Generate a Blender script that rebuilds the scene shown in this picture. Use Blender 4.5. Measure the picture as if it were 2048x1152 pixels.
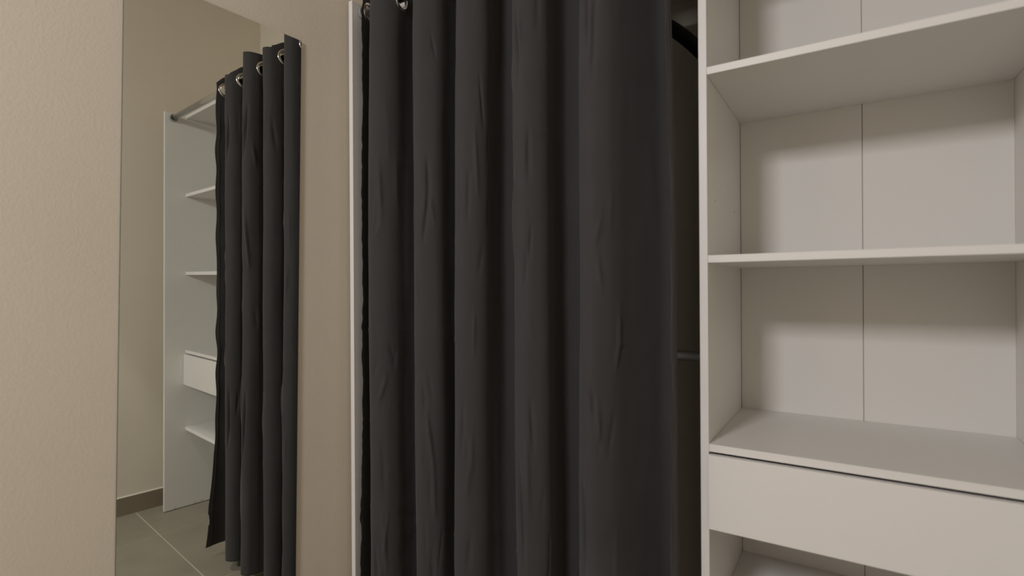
import bpy, bmesh, math, random
from mathutils import Vector, Matrix, noise

random.seed(7)
for o in list(bpy.data.objects):
    bpy.data.objects.remove(o)
S = bpy.context.scene
COL = S.collection

# ------------------------------------------------------------------ camera
F_PX = 1056.5
yaw, pitch, roll = (math.radians(a) for a in (32.6996, 0.0404, -0.337))
fwd = Vector((-math.sin(yaw) * math.cos(pitch), math.cos(yaw) * math.cos(pitch), math.sin(pitch)))
rgt = Vector((math.cos(yaw), math.sin(yaw), 0))
upv = rgt.cross(fwd)
r2 = rgt * math.cos(roll) + upv * math.sin(roll)
u2 = -rgt * math.sin(roll) + upv * math.cos(roll)
cam_d = bpy.data.cameras.new('camera')
cam = bpy.data.objects.new('camera', cam_d)
COL.objects.link(cam)
cam.matrix_world = Matrix(((r2.x, u2.x, -fwd.x, 1.3124), (r2.y, u2.y, -fwd.y, -1.0858), (r2.z, u2.z, -fwd.z, 1.1548), (0, 0, 0, 1)))
cam_d.sensor_width = 36
cam_d.lens = F_PX / 2048 * 36
cam_d.clip_start = 0.01
cam_d.dof.use_dof = True
cam_d.dof.focus_distance = 1.75
cam_d.dof.aperture_fstop = 2.3
S.camera = cam

# ------------------------------------------------------------------ world, light, exposure
W = bpy.data.worlds.new('world')
S.world = W
W.use_nodes = True
W.node_tree.nodes['Background'].inputs[0].default_value = (0.9, 0.85, 0.78, 1)
W.node_tree.nodes['Background'].inputs[1].default_value = 0.02
S.view_settings.view_transform = 'Standard'
S.view_settings.look = 'None'
S.view_settings.gamma = 1.0
S.view_settings.use_curve_mapping = False
S.view_settings.exposure = 0.0


def area(name, loc, size, power, col, rot=(0, 0, 0), sy=None):
    d = bpy.data.lights.new(name, 'AREA')
    d.shape = 'RECTANGLE' if sy else 'DISK'
    d.size = size
    if sy:
        d.size_y = sy
    d.energy = power
    d.color = col
    o = bpy.data.objects.new(name, d)
    o.location = loc
    o.rotation_euler = rot
    COL.objects.link(o)
    return o


# wide lamp near the door end of the room, tilted down; recessed ceiling spot above
area('room_lamp_light', (0.55, -2.62, 2.32), 0.40, 35.0, (0.975, 0.98, 1.0), (math.radians(43), 0, 0), 0.36)
sp = bpy.data.lights.new('ceiling_spot_light', 'SPOT')
sp.energy = 60.0
sp.color = (1.0, 0.99, 0.95)
sp.spot_size = math.radians(55)
sp.spot_blend = 0.1
sp.shadow_soft_size = 0.04
spo = bpy.data.objects.new('ceiling_spot_light', sp)
spo.location = (1.30, -1.12, 2.92)
COL.objects.link(spo)


# ------------------------------------------------------------------ materials
def mat(name, col, rough=0.5, spec=0.5, metal=0.0, bump=0.0, bscale=200.0, var=0.0, vscale=3.0, detail=3.0, stretch=None):
    m = bpy.data.materials.new(name)
    m.use_nodes = True
    nt = m.node_tree
    b = nt.nodes['Principled BSDF']
    b.inputs['Base Color'].default_value = (*col, 1)
    b.inputs['Roughness'].default_value = rough
    b.inputs['Specular IOR Level'].default_value = spec
    b.inputs['Metallic'].default_value = metal
    tc = nt.nodes.new('ShaderNodeTexCoord')
    src = tc.outputs['Object']
    if stretch:
        mp = nt.nodes.new('ShaderNodeMapping')
        mp.inputs['Scale'].default_value = stretch
        nt.links.new(src, mp.inputs[0])
        src = mp.outputs[0]
    if var > 0:
        n = nt.nodes.new('ShaderNodeTexNoise')
        n.inputs['Scale'].default_value = vscale
        n.inputs['Detail'].default_value = detail
        nt.links.new(src, n.inputs['Vector'])
        r = nt.nodes.new('ShaderNodeValToRGB')
        r.color_ramp.elements[0].position = 0.3
        r.color_ramp.elements[1].position = 0.7
        r.color_ramp.elements[0].color = (*[c * (1 - var) for c in col], 1)
        r.color_ramp.elements[1].color = (*[min(1, c * (1 + var)) for c in col], 1)
        nt.links.new(n.outputs['Fac'], r.inputs[0])
        nt.links.new(r.outputs[0], b.inputs['Base Color'])
    if bump > 0:
        n = nt.nodes.new('ShaderNodeTexNoise')
        n.inputs['Scale'].default_value = bscale
        n.inputs['Detail'].default_value = 2.0
        nt.links.new(src, n.inputs['Vector'])
        bp = nt.nodes.new('ShaderNodeBump')
        bp.inputs['Strength'].default_value = bump
        bp.inputs['Distance'].default_value = 0.002
        nt.links.new(n.outputs['Fac'], bp.inputs['Height'])
        nt.links.new(bp.outputs[0], b.inputs['Normal'])
    return m


M_wall = mat('beige_wall_paint', (0.79, 0.71, 0.60), 0.85, 0.25, bump=0.22, bscale=170, var=0.02, vscale=2.0)
M_ceil = mat('low_bounce_ceiling', (0.33, 0.28, 0.22), 0.9, 0.2, bump=0.2, bscale=150)  # ceiling is out of view; colour darkened to weaken the bounced light
M_rear = mat('low_bounce_rear_wall', (0.38, 0.34, 0.29), 0.85, 0.25, bump=0.3, bscale=170)  # darker than the other walls, out of view, to lower the room's ambient light
M_tile = mat('grey_brown_tile', (0.30, 0.265, 0.205), 0.45, 0.45, bump=0.05, bscale=60, var=0.09, vscale=5, detail=6)
M_grout = mat('light_grout', (0.56, 0.50, 0.40), 0.9, 0.2, bump=0.3, bscale=400)
M_base = mat('baseboard_tile', (0.26, 0.21, 0.15), 0.5, 0.4, var=0.08, vscale=6, detail=6)
M_caulk = mat('white_caulk', (0.7, 0.66, 0.58), 0.8, 0.2)
M_white = mat('white_laminate', (0.80, 0.775, 0.74), 0.42, 0.45, bump=0.03, bscale=500, var=0.008, vscale=4)
M_edge = mat('white_edge_band', (0.84, 0.81, 0.785), 0.45, 0.4)
M_back = mat('white_hardboard', (0.80, 0.77, 0.73), 0.6, 0.35, bump=0.05, bscale=300)
M_joint = mat('joint_strip', (0.6, 0.57, 0.52), 0.6, 0.3)
M_dark = mat('dark_hole', (0.03, 0.025, 0.02), 0.9, 0.1)
M_rod = mat('satin_steel', (0.8, 0.78, 0.76), 0.38, 0.5, metal=1.0)
M_rodw = mat('chrome_tube', (0.72, 0.71, 0.69), 0.22, 0.5, metal=1.0)
M_sock = mat('grey_plastic', (0.33, 0.33, 0.32), 0.5, 0.4)
M_chrome = mat('nickel_eyelet', (0.78, 0.75, 0.71), 0.16, 0.5, metal=1.0)
M_black = mat('black_plastic', (0.006, 0.006, 0.006), 0.5, 0.3)
M_tag = mat('white_label', (0.55, 0.52, 0.48), 0.8, 0.2)
M_medge = mat('dark_glass_edge', (0.03, 0.045, 0.035), 0.3, 0.5)
M_shade = mat('lamp_shade', (0.7, 0.66, 0.6), 0.8, 0.2)
M_door = mat('door_paint', (0.7, 0.66, 0.6), 0.5, 0.4)

# mirror silvering
M_mirror = bpy.data.materials.new('silvered_glass')
M_mirror.use_nodes = True
b = M_mirror.node_tree.nodes['Principled BSDF']
b.inputs['Base Color'].default_value = (0.83, 0.86, 0.82, 1)
b.inputs['Metallic'].default_value = 1.0
b.inputs['Roughness'].default_value = 0.0

# charcoal fabric with a fine weave and soft sheen
M_cloth = bpy.data.materials.new('charcoal_fabric')
M_cloth.use_nodes = True
nt = M_cloth.node_tree
b = nt.nodes['Principled BSDF']
b.inputs['Roughness'].default_value = 0.85
b.inputs['Specular IOR Level'].default_value = 0.2
b.inputs['Sheen Weight'].default_value = 0.12
b.inputs['Sheen Roughness'].default_value = 0.5
tc = nt.nodes.new('ShaderNodeTexCoord')
n1 = nt.nodes.new('ShaderNodeTexNoise')
n1.inputs['Scale'].default_value = 900
nt.links.new(tc.outputs['UV'], n1.inputs['Vector'])
n2 = nt.nodes.new('ShaderNodeTexNoise')
n2.inputs['Scale'].default_value = 9
n2.inputs['Detail'].default_value = 5
nt.links.new(tc.outputs['UV'], n2.inputs['Vector'])
cr = nt.nodes.new('ShaderNodeValToRGB')
cr.color_ramp.elements[0].color = (0.047, 0.043, 0.044, 1)
cr.color_ramp.elements[1].color = (0.058, 0.054, 0.054, 1)
nt.links.new(n2.outputs['Fac'], cr.inputs[0])
nt.links.new(cr.outputs[0], b.inputs['Base Color'])
bp = nt.nodes.new('ShaderNodeBump')
bp.inputs['Strength'].default_value = 0.25
bp.inputs['Distance'].default_value = 0.0006
nt.links.new(n1.outputs['Fac'], bp.inputs['Height'])
nt.links.new(bp.outputs[0], b.inputs['Normal'])


# ------------------------------------------------------------------ helpers
def obj(name, bm, mats, parent=None, smooth=False, loc=None):
    me = bpy.data.meshes.new(name)
    bm.normal_update()
    bm.to_mesh(me)
    bm.free()
    for m in (mats if isinstance(mats, (list, tuple)) else [mats]):
        me.materials.append(m)
    if smooth:
        for p in me.polygons:
            p.use_smooth = True
    o = bpy.data.objects.new(name, me)
    COL.objects.link(o)
    if parent:
        o.parent = parent
    if loc:
        o.location = loc
    return o


def box(bm, x0, x1, y0, y1, z0, z1, bevel=0.0, mi=0):
    vs = [bm.verts.new(p) for p in ((x0, y0, z0), (x1, y0, z0), (x1, y1, z0), (x0, y1, z0), (x0, y0, z1), (x1, y0, z1), (x1, y1, z1), (x0, y1, z1))]
    fs = [bm.faces.new([vs[i] for i in f]) for f in ((0, 3, 2, 1), (4, 5, 6, 7), (0, 1, 5, 4), (1, 2, 6, 5), (2, 3, 7, 6), (3, 0, 4, 7))]
    for f in fs:
        f.material_index = mi
    if bevel > 0:
        es = set(e for f in fs for e in f.edges)
        bmesh.ops.bevel(bm, geom=list(es), offset=bevel, segments=2, affect='EDGES', profile=0.5)
    return fs


def lathe(bm, prof, org, axis, seg=32, mi=0, closed=False):
    """prof: list of (radius, offset along axis)"""
    axis = Vector(axis).normalized()
    a = axis.orthogonal().normalized()
    b_ = axis.cross(a)
    org = Vector(org)
    rings = []
    for r, h in prof:
        rings.append([bm.verts.new(org + axis * h + (a * math.cos(t) + b_ * math.sin(t)) * r) for t in [2 * math.pi * i / seg for i in range(seg)]])
    n = len(rings)
    for i in range(n if closed else n - 1):
        p, q = rings[i], rings[(i + 1) % n]
        for k in range(seg):
            f = bm.faces.new((p[k], p[(k + 1) % seg], q[(k + 1) % seg], q[k]))
            f.material_index = mi
            f.smooth = True
    return rings


def cap(bm, ring, mi=0):
    f = bm.faces.new(ring)
    f.material_index = mi


def tube(bm, pts, r, seg=12, mi=0):
    pts = [Vector(p) for p in pts]
    rings = []
    prev = None
    for i, p in enumerate(pts):
        t = (pts[min(i + 1, len(pts) - 1)] - pts[max(i - 1, 0)]).normalized()
        if prev is None:
            a = t.orthogonal().normalized()
        else:
            a = (prev - t * prev.dot(t)).normalized()
        prev = a
        b_ = t.cross(a)
        rr = r(i / (len(pts) - 1)) if callable(r) else r
        rings.append([bm.verts.new(p + (a * math.cos(s) + b_ * math.sin(s)) * rr) for s in [2 * math.pi * k / seg for k in range(seg)]])
    for i in range(len(rings) - 1):
        for k in range(seg):
            f = bm.faces.new((rings[i][k], rings[i][(k + 1) % seg], rings[i + 1][(k + 1) % seg], rings[i + 1][k]))
            f.smooth = True
            f.material_index = mi
    cap(bm, rings[0][::-1], mi)
    cap(bm, rings[-1], mi)


def thing(name, label, cat, loc=(0, 0, 0), group=None):
    o = bpy.data.objects.new(name, None)
    o.empty_display_size = 0.1
    COL.objects.link(o)
    o.location = loc
    o['label'] = label
    o['category'] = cat
    if group:
        o['group'] = group
    return o


def struct(o, label=None, cat=None):
    o['kind'] = 'structure'
    if label:
        o['label'] = label
    if cat:
        o['category'] = cat
    return o


def bxo(name, dims, m, parent=None, bevel=0.0):
    bm = bmesh.new()
    box(bm, *dims, bevel=bevel)
    return obj(name, bm, m, parent)


# ------------------------------------------------------------------ setting
H = 2.03
XR_WALL = 1.7435
YB = 0.53
CEIL = 3.0
YREAR = -3.3


def wall_x(y, z=0.0):     # left wall face, turned by a few degrees and a hair out of plumb
    return 0.0652 * y + 0.0084 * (z - 1) - 0.006


bm = bmesh.new()
ya, yb_ = YREAR, YB
pts = [(wall_x(ya), ya), (wall_x(yb_), yb_), (wall_x(yb_) - 0.1, yb_), (wall_x(ya) - 0.1, ya)]
lo = [bm.verts.new((x, y, 0)) for x, y in pts]
hi = [bm.verts.new((x + 0.0084 * CEIL, y, CEIL)) for x, y in pts]
bm.faces.new(lo)
bm.faces.new(hi[::-1])
for i in range(4):
    j = (i + 1) % 4
    bm.faces.new((lo[j], lo[i], hi[i], hi[j]))
bmesh.ops.recalc_face_normals(bm, faces=bm.faces)
struct(obj('wall_left', bm, M_wall), 'beige painted wall that carries the tall mirror', 'wall')
struct(bxo('wall_right', (XR_WALL, XR_WALL + 0.1, YREAR, YB, 0, CEIL), M_wall), 'beige wall beyond the wardrobe, seen in the mirror', 'wall')
struct(bxo('wall_back', (-0.3, XR_WALL + 0.1, YB, YB + 0.1, 0, CEIL), M_wall), 'beige wall behind the wardrobe', 'wall')
struct(bxo('wall_rear', (-0.4, XR_WALL + 0.1, YREAR - 0.1, YREAR, 0, CEIL), M_rear), 'unseen wall behind the camera, darkened to cut bounce light', 'wall')
struct(bxo('ceiling', (-0.4, XR_WALL + 0.1, YREAR - 0.1, YB + 0.1, CEIL, CEIL + 0.1), M_ceil), 'unseen ceiling of the room, darkened to cut bounce light', 'ceiling')

# floor: grout bed with separate tiles
floor = struct(bxo('floor', (-0.4, XR_WALL + 0.1, YREAR - 0.1, YB + 0.1, -0.06, -0.0015), M_grout), 'grey-brown tiled floor with pale grout', 'floor')
TS, GX, GY, G = 0.6, 1.382, -0.092, 0.0028
tile_cache = {}
for i in range(-4, 2):
    for j in range(-7, 2):
        x0, x1 = GX + i * TS + G, GX + (i + 1) * TS - G
        y0, y1 = GY + j * TS + G, GY + (j + 1) * TS - G
        x0, x1 = max(x0, -0.25), min(x1, XR_WALL)
        y0, y1 = max(y0, YREAR), min(y1, YB)
        if x1 - x0 < 0.02 or y1 - y0 < 0.02:
            continue
        bm = bmesh.new()
        box(bm, x0, x1, y0, y1, -0.01, 0.0, bevel=0.0006)
        obj('tile', bm, M_tile, floor)


def base_run(name, a, b_, nrm, hgt=0.0905, th=0.010):
    """skirting of tile lengths along a->b, standing out along nrm"""
    a, b_, nrm = Vector((*a, 0)), Vector((*b_, 0)), Vector((*nrm, 0)).normalized()
    L = (b_ - a).length
    d = (b_ - a).normalized()
    root = None
    k = 0
    t = 0.0
    bm = bmesh.new()
    # caulk bead on top
    p, q = a, b_
    v = [bm.verts.new(x) for x in (p + Vector((0, 0, hgt)), q + Vector((0, 0, hgt)), q + nrm * (th * 0.9) + Vector((0, 0, hgt)), p + nrm * (th * 0.9) + Vector((0, 0, hgt)),
                                   p + Vector((0, 0, hgt + 0.004)), q + Vector((0, 0, hgt + 0.004)))]
    bm.faces.new((v[3], v[2], v[5], v[4]))
    bm.faces.new((v[0], v[4], v[5], v[1]))
    bm.faces.new((v[0], v[1], v[2], v[3]))
    bmesh.ops.recalc_face_normals(bm, faces=bm.faces)
    root = struct(obj(name, bm, M_caulk), 'tile skirting along the foot of the wall', 'baseboard')
    while t < L - 0.01:
        e = min(t + 0.6, L)
        bm = bmesh.new()
        p, q = a + d * (t + 0.001), a + d * (e - 0.001)
        lo = [bm.verts.new(x) for x in (p, q, q + nrm * th, p + nrm * th)]
        hi = [bm.verts.new(x.co + Vector((0, 0, hgt))) for x in lo]
        fs = [bm.faces.new(lo), bm.faces.new(hi)]
        for i in range(4):
            fs.append(bm.faces.new((lo[i], lo[(i + 1) % 4], hi[(i + 1) % 4], hi[i])))
        bmesh.ops.recalc_face_normals(bm, faces=bm.faces)
        obj('skirting_tile', bm, M_base, root)
        t = e
    return root


base_run('baseboard_right', (XR_WALL, -3.29), (XR_WALL, YB - 0.012), (-1, 0))['label'] = 'brown tile skirting under the right wall, seen in the mirror'
base_run('baseboard_back', (0.04, YB), (XR_WALL - 0.012, YB), (0, -1))['label'] = 'brown tile skirting behind the wardrobe'
base_run('baseboard_left', (wall_x(-3.29), -3.29), (wall_x(-0.02), -0.02), (1, -0.0652))['label'] = 'brown tile skirting under the mirror wall'

# ------------------------------------------------------------------ wardrobe
T = 0.016
XL, TL = 0.0308, 0.0156
XD, TD = 1.0365, 0.0169
XR, TR = 1.6196, 0.016
SH = 0.0954          # shelf setback
YK = 0.5023          # back board face
Z1, Z2, Z3, ZD, Z4 = 1.6272, 1.2233, 0.8184, 0.6398, 0.4190
XS = 1.3377

wr = thing('wardrobe', 'tall white open wardrobe with shelves, a drawer and a curtained hanging bay', 'wardrobe', (0, 0, 0))


def board(name, x0, x1, y0, y1, z0, z1, parent=wr, front_edge=True, hole_list=(), m=M_white):
    bm = bmesh.new()
    fs = box(bm, x0, x1, y0, y1, z0, z1, bevel=0.0007)
    for f in bm.faces:
        if f.normal.length == 0:
            f.normal_update()
        if front_edge and f.calc_center_median().y < y0 + 0.001:
            f.material_index = 1
    return obj(name, bm, [m, M_edge], parent)


def holes(parent_obj, x, face, pts, r=0.0035):
    """small drilled holes, built as shallow recessed cups on a panel face"""
    for y, z in pts:
        bm = bmesh.new()
        rg = lathe(bm, [(r * 1.15, 0.0004), (r, 0.0003), (r, -0.006)], (x, y, z), (face, 0, 0), 12)
        cap(bm, rg[-1])
        bmesh.ops.recalc_face_normals(bm, faces=bm.faces)
        h = obj('drilled_hole', bm, M_dark, parent_obj)


lp = board('side_panel', XL, XL + TL, 0, 0.42, 0.004, H)
rp = board('side_panel', XR, XR + TR, 0, 0.51, 0.004, H)
dv = board('divider_panel', XD, XD + TD, SH, 0.50, 0.004, H - T)
holes(rp, XR, -1, [(0.173, 0.013), (0.142, 0.013), (0.048, 0.010)], 0.0042)
holes(rp, XR, -1, [(0.067, 1.352), (0.161, 1.352), (0.075, 0.675)], 0.0022)
holes(dv, XD + TD, 1, [(0.173, 1.35), (0.404, 1.352)], 0.0018)

XA = XD + TD
top1 = board('top_shelf', XA + 0.0003 - TD, XR - 0.0003, SH, YK, H - T, H)
top2 = board('top_shelf', XL + TL + 0.0003, XD - 0.0003, SH, YB - 0.001, H - T, H)  # unseen depth extended to the wall to keep light out of the bay
for z in (Z1, Z2, Z3, Z4):
    board('shelf', XA + 0.0003, XR - 0.0003, SH, YK - 0.0005, z - T, z)

# two back boards with a jointing strip, and a back board for the hanging bay
board('back_panel', XA + 0.0001, XS - 0.0010, YK, YK + 0.003, 0.03, H - T - 0.0005, m=M_back, front_edge=False)
board('back_panel', XS + 0.0010, XR - 0.0001, YK, YK + 0.003, 0.03, H - T - 0.0005, m=M_back, front_edge=False)
board('back_joint_strip', XS - 0.004, XS + 0.004, YK + 0.0032, YK + 0.0045, 0.03, H - T - 0.0005, m=M_joint, front_edge=False)

# drawer: box carcass with its own front
bm = bmesh.new()
dx0, dx1, dy0, dy1, dz0, dz1 = XA + 0.014, XR - 0.014, SH + 0.006, 0.47, ZD + 0.012, Z3 - T - 0.022
box(bm, dx0, dx0 + 0.012, dy0, dy1, dz0, dz1)
box(bm, dx1 - 0.012, dx1, dy0, dy1, dz0, dz1)
box(bm, dx0 + 0.012, dx1 - 0.012, dy1 - 0.012, dy1, dz0, dz1)
box(bm, dx0 + 0.012, dx1 - 0.012, dy0, dy0 + 0.012, dz0, dz1)
box(bm, dx0 + 0.012, dx1 - 0.012, dy0 + 0.012, dy1 - 0.012, dz0 + 0.006, dz0 + 0.009)
dr = obj('drawer', bm, M_white, wr)
DF = 0.0862
board('drawer_front', XA + 0.0012, XR - 0.0012, DF, DF + T, ZD, Z3 - T - 0.0052, parent=dr, m=M_edge)
for x0, x1 in ((XA + 0.0005, XA + 0.013), (XR - 0.013, XR - 0.0005)):
    bxo('drawer_runner', (x0, x1, SH + 0.02, 0.46, ZD + 0.03, ZD + 0.05), M_rod, dr)

# curtain rod with its sockets
RY, RZ = 0.038, 2.004
bm = bmesh.new()
tube(bm, [(XL + TL + 0.002, RY, RZ), (0.55, RY, RZ - 0.001), (1.1, RY, RZ - 0.001), (XR - 0.002, RY, RZ)], 0.0125, 28)
rod = obj('curtain_rod', bm, M_rodw, wr)
for x, s in ((XL + TL, 1), (XR, -1)):
    bm = bmesh.new()
    rg = lathe(bm, [(0.0190, 0.0002), (0.0192, 0.010), (0.0180, 0.012), (0.0132, 0.012), (0.0132, 0.003)], (x, RY, RZ), (s, 0, 0), 28)
    cap(bm, rg[0][::-1])
    bmesh.ops.recalc_face_normals(bm, faces=bm.faces)
    obj('rod_socket', bm, M_sock, rod)

# two hanging rails in the curtained bay
for z in (1.935, 0.985):
    bm = bmesh.new()
    tube(bm, [(XL + TL + 0.002, 0.25, z), (0.5, 0.25, z), (XD - 0.002, 0.25, z)], 0.0125, 24)
    rail = obj('hanging_rail', bm, M_rod, wr)
    for x, s in ((XL + TL, 1), (XD, -1)):
        bm = bmesh.new()
        rg = lathe(bm, [(0.0185, 0.0002), (0.0185, 0.010), (0.0130, 0.0105), (0.0130, 0.003)], (x, 0.25, z), (s, 0, 0), 24)
        cap(bm, rg[0][::-1])
        bmesh.ops.recalc_face_normals(bm, faces=bm.faces)
        obj('rail_socket', bm, M_rod, rail)

# ------------------------------------------------------------------ curtain
Z_TOP, Z_BOT = 2.052, 0.042
# plan control points (x, y) and x shifts at (top, mid, bottom)
CREST = [(0.152, 0.012, 0.002, 0.004), (0.321, 0.004, 0.008, 0.012), (0.469, 0.012, -0.010, 0.009), (0.649, -0.001, 0.008, 0.011), (0.822, 0.009, -0.007, 0.017)]
CP = [(0.089, -0.004, 0.006, 0, -0.008), (0.074, 0.040, 0.004, 0, -0.004), (0.074, 0.095, 0.0, 0, 0.0), (0.110, 0.105, 0.0, 0, 0.0)]
CREST_CP = []
for k, (c, dt, db, dy) in enumerate(CREST):
    CP += [(c - 0.040, 0.088, 0.2 * dt, 0, 0.2 * db), (c - 0.031, 0.045, 0.5 * dt, 0, 0.5 * db), (c - 0.031, 0.010 + dy / 2, dt, 0, db), (c - 0.018, -0.023 + dy, dt, 0, db)]
    CREST_CP.append(len(CP))
    CP += [(c + 0.010, -0.034 + dy, dt, 0, db), (c + 0.038, -0.018 + dy, dt, 0, db)]
    if k < 4:
        nx_ = CREST[k + 1][0]
        CP += [(c + 0.054, 0.018, 0.8 * dt, 0, 0.8 * db), (c + 0.053, 0.062, 0.4 * dt, 0, 0.4 * db), (c + 0.060, 0.102, 0, 0, 0), ((c + 0.060 + nx_ - 0.040) / 2, 0.116, 0, 0, 0)]
CP += [
    (0.878, 0.022, 0.002, 0, -0.004),
    (0.896, 0.060, -0.004, 0, -0.002),
    (0.920, 0.102, -0.010, 0, 0.002),
    (0.945, 0.130, -0.014, 0, 0.002),
    (0.972, 0.130, -0.018, 0, 0.004),
    (0.986, 0.098, -0.020, 0, 0.002),
    (0.993, 0.052, -0.020, 0, 0.000),
    (1.001, 0.012, -0.022, 0, -0.010),
]


def plan(z):
    zt, zm, zb = 2.02, 1.15, 0.1
    out = []
    for x, y, dt, dm, db in CP:
        if z > zm:
            k = min(1, (z - zm) / (zt - zm))
            k = k * k
            d = dt * k
        else:
            k = min(1.1, (zm - z) / (zm - zb))
            d = db * k
        out.append((x + d, y))
    # slack folds grow slightly towards the hem, end flap swings forward at the hem
    kb = max(0, (0.9 - z) / 0.9)
    x, y = out[-1]
    kc = max(0, (0.5 - z) / 0.46)
    out[-1] = (x - 0.006 * kc, y - 0.014 * kb - 0.033 * kc)
    x, y = out[-2]
    out[-2] = (x, y - 0.016 * kb)
    kt = max(0, (z - 1.2) / 0.8)
    x, y = out[-1]
    out[-1] = (x, y - 0.012 * kt)
    x, y = out[0]
    out[0] = (x, y - 0.01 * kb)
    # edge flutter
    w = 0.004 * noise.noise(Vector((z * 11, 3.1, 0))) + 0.002 * noise.noise(Vector((z * 37, 5.1, 0)))
    x, y = out[0]
    out[0] = (x + w, y + w)
    w = 0.0018 * math.sin(z * 33 + 1) + 0.0035 * noise.noise(Vector((z * 9, 8.1, 0)))
    x, y = out[-1]
    out[-1] = (x + w, y - w)
    return out


def cr_spline(P, n):
    Q = [(2 * P[0][0] - P[1][0], 2 * P[0][1] - P[1][1])] + P + [(2 * P[-1][0] - P[-2][0], 2 * P[-1][1] - P[-2][1])]
    out = []
    for i in range(1, len(Q) - 2):
        p0, p1, p2, p3 = Q[i - 1], Q[i], Q[i + 1], Q[i + 2]
        for k in range(n):
            t = k / n
            out.append(tuple(0.5 * (2 * p1[c] + (p2[c] - p0[c]) * t + (2 * p0[c] - 5 * p1[c] + 4 * p2[c] - p3[c]) * t * t + (3 * p1[c] - p0[c] - 3 * p2[c] + p3[c]) * t ** 3) for c in (0, 1)))
    out.append(P[-1])
    return out


KS = 15
NU = (len(CP) - 1) * KS + 1
zs = []
z = Z_TOP
while z > Z_BOT:
    zs.append(z)
    z -= 0.0028 if z > 1.955 else 0.0075
zs.append(Z_BOT)
NV = len(zs)

# base grid (uneven columns are fine: the spline is sampled densely)
grid = []
for z in zs:
    grid.append(cr_spline(plan(z), KS))

# arc length at mid height gives the fabric coordinate u (metres)
midrow = grid[NV // 2]
U = [0.0]
for i in range(1, NU):
    U.append(U[-1] + math.hypot(midrow[i][0] - midrow[i - 1][0], midrow[i][1] - midrow[i - 1][1]))


def u_at(q):
    """q counts 6 steps per fold, crests at 5, 11, 17, 23, 29"""
    k = max(0, min(4, int(round((q - 5) / 6))))
    return U[CREST_CP[k] * KS] + (q - 5 - 6 * k) * 0.028


# wrinkle strokes: (cp index, z, cp index, z, amplitude, width)
STROKES = []


def stroke(c0, z0, c1, z1, a, w):
    STROKES.append((u_at(c0), z0, u_at(c1), z1, a * 2.5, w * 0.9))


# traced after the photograph's main pinches
stroke(28.3, 1.84, 28.6, 1.68, -0.0040, 0.006)
stroke(22.2, 1.84, 22.8, 1.66, -0.0040, 0.006)
stroke(28.2, 0.72, 28.4, 0.52, -0.0040, 0.006)
stroke(22.3, 0.74, 22.8, 0.50, -0.0040, 0.006)
stroke(22.5, 1.44, 21.9, 1.24, 0.0030, 0.006)
stroke(11.9, 1.50, 12.0, 1.40, -0.0028, 0.006)
stroke(12.0, 1.41, 11.5, 1.29, -0.0030, 0.006)
stroke(12.0, 1.41, 12.5, 1.34, 0.0016, 0.006)
stroke(5.6, 1.52, 5.9, 1.40, 0.0015, 0.007)
stroke(5.0, 1.46, 4.9, 1.34, -0.0014, 0.006)
stroke(5.0, 1.30, 5.6, 1.32, 0.0012, 0.005)
stroke(18.2, 1.56, 18.5, 1.40, 0.0016, 0.006)
stroke(17.7, 1.45, 17.6, 1.33, -0.0016, 0.005)
stroke(23.6, 1.52, 23.6, 1.42, -0.0022, 0.006)
stroke(23.4, 1.24, 23.2, 1.16, -0.0016, 0.006)
stroke(29.3, 1.80, 29.1, 1.62, -0.0030, 0.007)
stroke(29.3, 1.25, 29.8, 1.31, 0.0015, 0.006)
stroke(29.5, 1.22, 29.8, 1.16, 0.0016, 0.006)
stroke(29.0, 0.93, 29.3, 0.87, -0.0030, 0.006)
stroke(29.4, 0.90, 29.7, 0.82, 0.0022, 0.006)
stroke(23.6, 0.88, 23.8, 0.78, -0.0024, 0.006)
stroke(23.2, 0.80, 23.3, 0.64, 0.0018, 0.006)
stroke(17.2, 0.86, 17.0, 0.74, -0.0022, 0.006)
stroke(17.9, 0.80, 18.0, 0.70, 0.0016, 0.006)
stroke(11.6, 0.83, 12.2, 0.68, 0.0026, 0.006)
stroke(11.3, 0.90, 11.6, 0.82, -0.0018, 0.006)
stroke(12.2, 0.68, 12.3, 0.55, 0.0020, 0.007)
stroke(5.5, 0.83, 6.3, 0.90, 0.0020, 0.006)
stroke(5.0, 0.90, 5.4, 0.95, -0.0014, 0.006)
stroke(5.9, 0.70, 6.1, 0.58, -0.0016, 0.007)
stroke(5.9, 0.50, 6.2, 0.36, 0.0020, 0.006)
stroke(5.1, 0.42, 5.3, 0.28, -0.0024, 0.006)
stroke(5.4, 0.26, 6.2, 0.33, 0.0020, 0.005)
stroke(12.0, 0.45, 12.0, 0.20, -0.0024, 0.008)
stroke(23.7, 0.45, 23.8, 0.25, 0.0022, 0.007)
for k in range(70):
    c = random.uniform(4, 32)
    z0 = random.uniform(0.25, 1.9)
    L = random.uniform(0.04, 0.13)
    s = random.uniform(-0.5, 0.5)
    stroke(c, z0, c + s, z0 - L, random.choice((-1, 1)) * random.uniform(0.0006, 0.0017), random.uniform(0.004, 0.008))


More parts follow.
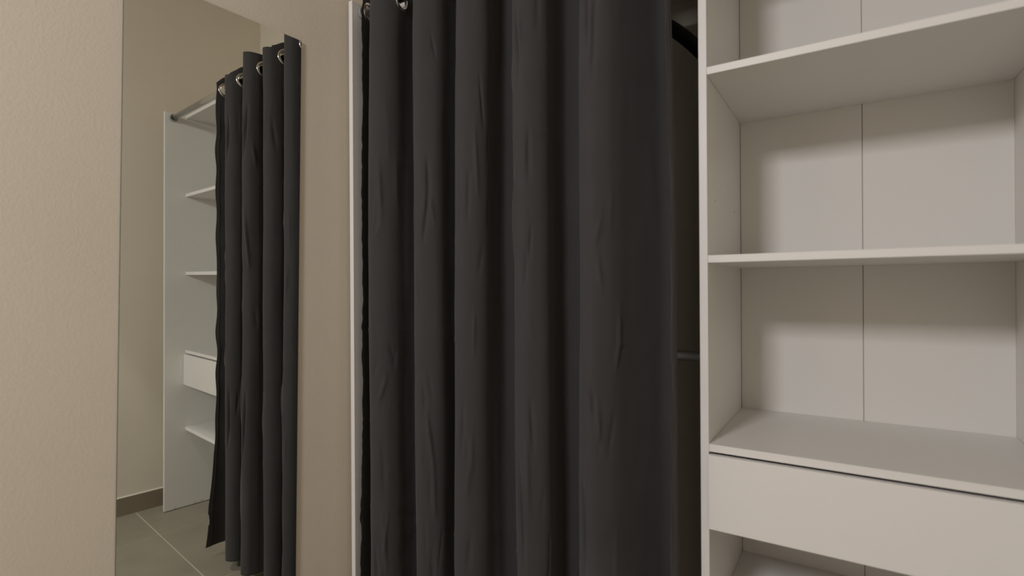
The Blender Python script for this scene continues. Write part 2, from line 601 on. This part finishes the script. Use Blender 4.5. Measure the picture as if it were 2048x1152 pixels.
def wrinkle(u, z):
    d = 0.0
    for ua, za, ub, zb, a, w in STROKES:
        if z > za + 0.03 and z > zb + 0.03:
            continue
        if z < zb - 0.03 and z < za - 0.03:
            continue
        if u < min(ua, ub) - 3 * w or u > max(ua, ub) + 3 * w:
            continue
        vx, vz = ub - ua, zb - za
        L2 = vx * vx + vz * vz
        t = ((u - ua) * vx + (z - za) * vz) / L2
        tc_ = max(0, min(1, t))
        qx, qz = u - (ua + vx * tc_), z - (za + vz * tc_)
        dd = (qx * qx + (qz * 0.4) ** 2) / (w * w)
        if dd < 9:
            d += a * math.exp(-dd) * math.sin(math.pi * (0.12 + 0.76 * tc_))
    # soft long undulation, stronger low down
    d += 0.0032 * noise.noise(Vector((u * 13, z * 2.2, 1.7)))
    d += 0.0010 * noise.noise(Vector((u * 34, z * 9.0, 4.2)))
    # packaging creases
    for zc, a in ((1.52, 0.0016), (1.03, 0.0022), (0.52, 0.0020), (1.285, 0.0008), (0.77, 0.0010)):
        q = (z - zc - 0.006 * math.sin(u * 5)) / 0.0045
        if abs(q) < 3:
            d += a * math.exp(-q * q) * (0.6 + 0.8 * noise.noise(Vector((u * 9, zc * 7, 0))))
    # side hems
    for e in (0.011, U[-1] - 0.011):
        q = (u - e) / 0.0022
        if abs(q) < 3:
            d += 0.0016 * math.exp(-q * q)
    # bottom hem stitch
    q = (z - (Z_BOT + 0.028)) / 0.003
    if abs(q) < 3:
        d -= 0.0008 * math.exp(-q * q)
    return d


# eyelet positions: where the plan crosses the rod line, judged at rod height
rowz = min(range(NV), key=lambda i: abs(zs[i] - RZ))
row = grid[rowz]
eyelets = []
DROOP = (-0.020, 0.002, -0.034, 0.000, -0.040)
for i in range(1, NU):
    if (row[i - 1][1] - RY) * (row[i][1] - RY) < 0:
        t = (RY - row[i - 1][1]) / (row[i][1] - row[i - 1][1])
        x = row[i - 1][0] + t * (row[i][0] - row[i - 1][0])
        a = row[max(0, i - 4)]
        b2 = row[min(NU - 1, i + 3)]
        tg = Vector((b2[0] - a[0], b2[1] - a[1], 0)).normalized()
        eyelets.append((Vector((x, RY, RZ - 0.0075)), tg))

R_H = 0.0225
bm = bmesh.new()
uvl = bm.loops.layers.uv.new('UVMap')
V = []
P3 = []
for j, z in enumerate(zs):
    g = grid[j]
    rowv = []
    for i in range(NU):
        a = g[max(0, i - 1)]
        b2 = g[min(NU - 1, i + 1)]
        tx, ty = b2[0] - a[0], b2[1] - a[1]
        l = math.hypot(tx, ty) or 1
        nx, ny = ty / l, -tx / l            # outward = room side
        damp = min(1, max(0.15, (1.97 - z) / 0.12))
        d = wrinkle(U[i], z) * damp
        sag = 0.0
        if z > 1.95:                         # heading dips a little between eyelets
            dy_ = g[i][1] - RY
            if dy_ > 0:
                sg_ = dy_ * 0.10
            else:
                kk = min(range(5), key=lambda q: abs(CREST[q][0] + 0.01 - g[i][0]))
                tt = min(1, -dy_ / 0.052)
                sg_ = DROOP[kk] * tt * tt * (3 - 2 * tt) * (1.0 if g[i][0] > CREST[kk][0] - 0.01 else 0.8)
            sag = (0.003 * math.sin(U[i] * 31 + 1.0) + sg_) * (z - 1.95) / 0.11
        if z < 0.2:
            sag += 0.006 * noise.noise(Vector((U[i] * 6, 2, 2))) * (0.2 - z) / 0.2
        p = Vector((g[i][0] + nx * d, g[i][1] + ny * d, z + sag))
        rowv.append(p)
    P3.append(rowv)
# snap the vertices round each eyelet so that the holes are round
inside = set()
snapped = {}
for c, tg in eyelets:
    nrm = Vector((tg.y, -tg.x, 0))
    for j, z in enumerate(zs):
        if abs(z - c.z) > 0.036:
            continue
        for i in range(NU):
            p = P3[j][i]
            if (p - c).length > 0.036:
                continue
            # flatten towards the eyelet plane
            q = p - c
            off = q.dot(nrm)
            k = max(0, min(1, (0.036 - q.length) / 0.008))
            p = p - nrm * off * k
            q = p - c
            if q.length < R_H:
                inside.add((j, i))
            P3[j][i] = p
for j in range(NV):
    V.append([bm.verts.new(p) for p in P3[j]])
for j in range(NV - 1):
    for i in range(NU - 1):
        cs = ((j, i), (j, i + 1), (j + 1, i + 1), (j + 1, i))
        if sum(c in inside for c in cs) >= 2:
            continue
        f = bm.faces.new((V[j][i], V[j + 1][i], V[j + 1][i + 1], V[j][i + 1]))
        f.smooth = True
        for lp_, (jj, ii) in zip(f.loops, ((j, i), (j + 1, i), (j + 1, i + 1), (j, i + 1))):
            lp_[uvl].uv = (U[ii], zs[jj])
for v in [v for v in bm.verts if not v.link_faces]:
    bm.verts.remove(v)
cur = thing('curtain', 'charcoal grey fabric curtain with metal eyelets, drawn across the left bay of the wardrobe', 'curtain', (0.53, RY, Z_BOT))
fab = obj('fabric', bm, M_cloth, cur)
fab.location = (-0.53, -RY, -Z_BOT)
sm = fab.modifiers.new('thickness', 'SOLIDIFY')
sm.thickness = 0.0011
sm.offset = 0

for c, tg in eyelets:
    nrm = Vector((tg.y, -tg.x, 0))
    bm = bmesh.new()
    prof = [(0.0212, -0.0026), (0.0204, 0.0), (0.0212, 0.0028), (0.0245, 0.0042), (0.0284, 0.0034), (0.0308, 0.0010), (0.0302, -0.0012), (0.0262, -0.0030)]
    lathe(bm, prof, c, nrm, 40, closed=True)
    bmesh.ops.recalc_face_normals(bm, faces=bm.faces)
    e = obj('eyelet', bm, M_chrome, cur)
    e.location = (-0.53, -RY, -Z_BOT)

# care label sewn into the right-hand edge near the hem
bm = bmesh.new()
edge_pt = plan(0.165)[-1]
lx, ly = edge_pt
seg = 6
for s_ in (0, 1):
    pass
vs0, vs1 = [], []
for k in range(seg + 1):
    t = k / seg
    z = 0.182 - 0.045 * t
    sw = 0.003 * math.sin(t * 2.5)
    vs0.append(bm.verts.new((lx - 0.002, ly + 0.001 + sw, z)))
    vs1.append(bm.verts.new((lx + 0.002, ly - 0.015 + sw, z - 0.002)))
for k in range(seg):
    bm.faces.new((vs0[k], vs1[k], vs1[k + 1], vs0[k + 1]))
tag_o = obj('care_label', bm, M_tag, cur)
tag_o['label'] = 'small white care label'
tag_o.location = (-0.53, -RY, -Z_BOT)
sm = tag_o.modifiers.new('thickness', 'SOLIDIFY')
sm.thickness = 0.0006

# ------------------------------------------------------------------ coat hanger inside the bay
hg = thing('coat_hanger', 'wide black plastic coat hanger on the rail, glimpsed between curtain and divider', 'hanger', (0.80, 0.25, 1.80))
RZ2 = 1.935
ca, sa = math.cos(math.radians(-4)), math.sin(math.radians(-4))


def hp(s, z):     # s along the hanger, z world
    return Vector((0.015 + 0.80 * 0 + s * ca, 0.0 + s * sa, z - 1.80))


bm = bmesh.new()
NS = 40
rings = []
for k in range(NS + 1):
    s = -0.205 + 0.41 * k / NS
    t = abs(s) / 0.205
    zc = 1.880 - 0.085 * t - 0.085 * t ** 2.2
    hh = 0.0185 * (1 - 0.12 * t)
    th = 0.006 + 0.012 * t
    curve = 0.02 * t * t
    ring = []
    sg = 1 if s >= 0 else -1
    slope = -(0.085 + 0.085 * 2.2 * t ** 1.2) / 0.205 * sg
    nl = math.hypot(1, slope)
    for a in [2 * math.pi * q / 12 for q in range(12)]:
        off_n = hh * math.sin(a)
        off_t = th * math.cos(a)
        p = hp(s - slope / nl * off_n, zc + off_n / nl)
        p += Vector((-sa, ca, 0)) * (off_t - curve)
        ring.append(bm.verts.new(p))
    rings.append(ring)
for k in range(NS):
    for q in range(12):
        f = bm.faces.new((rings[k][q], rings[k][(q + 1) % 12], rings[k + 1][(q + 1) % 12], rings[k + 1][q]))
        f.smooth = True
cap(bm, rings[0][::-1])
cap(bm, rings[-1])
bmesh.ops.recalc_face_normals(bm, faces=bm.faces)
obj('shoulder_bar', bm, M_black, hg)
bm = bmesh.new()
pts = [hp(0, 1.878), hp(0, 1.900), hp(0.008, 1.908)]
pts = [hp(0, 1.878), hp(0, 1.902)]
for k in range(13):
    a = math.radians(-90 - 20 + 0) + math.radians(230) * k / 12
    pts.append(Vector((0.015, 0, RZ2 - 1.80)) + Vector((0, -math.cos(a) * 0.0165, math.sin(a) * 0.0165 + 0.0)))
pts[2:3] = []
tube(bm, pts, 0.0022, 8)
obj('hook', bm, M_rod, hg)
bm = bmesh.new()
tube(bm, [hp(-0.125, 1.687), hp(-0.122, 1.687), hp(0.122, 1.687), hp(0.125, 1.687)], 0.0075, 12)
tb = obj('trouser_bar', bm, M_black, hg)
for sx in (-0.05, 0.05):
    bm = bmesh.new()
    tube(bm, [hp(sx, 1.69), hp(sx * 0.9, 1.77), hp(sx * 0.8, 1.86)], 0.003, 8)
    obj('strut', bm, M_black, hg)

# ------------------------------------------------------------------ mirror
mir = thing('wall_mirror', 'tall frameless rectangular mirror on the beige wall beside the wardrobe', 'mirror', (wall_x(-0.36, 0.3), -0.36, 0.30))


def mx(y, z):
    return 0.0652 * y + 0.0084 * (z - 1)


cor = [(-0.5875, 0.30), (-0.1600, 0.30), (-0.1417, 1.8633), (-0.5665, 1.8665)]
nrm = Vector((1, -0.0652, -0.0084)).normalized()
bm = bmesh.new()
fr_ = [bm.verts.new(Vector((mx(y, z), y, z)) - mir.location) for y, z in cor]
bk = [bm.verts.new(v.co - nrm * 0.005) for v in fr_]
f = bm.faces.new(fr_)
f.material_index = 0
bm.faces.new(bk[::-1]).material_index = 1
for i in range(4):
    bm.faces.new((fr_[i], bk[i], bk[(i + 1) % 4], fr_[(i + 1) % 4])).material_index = 1
bmesh.ops.recalc_face_normals(bm, faces=bm.faces)
obj('mirror_glass', bm, [M_mirror, M_medge], mir)
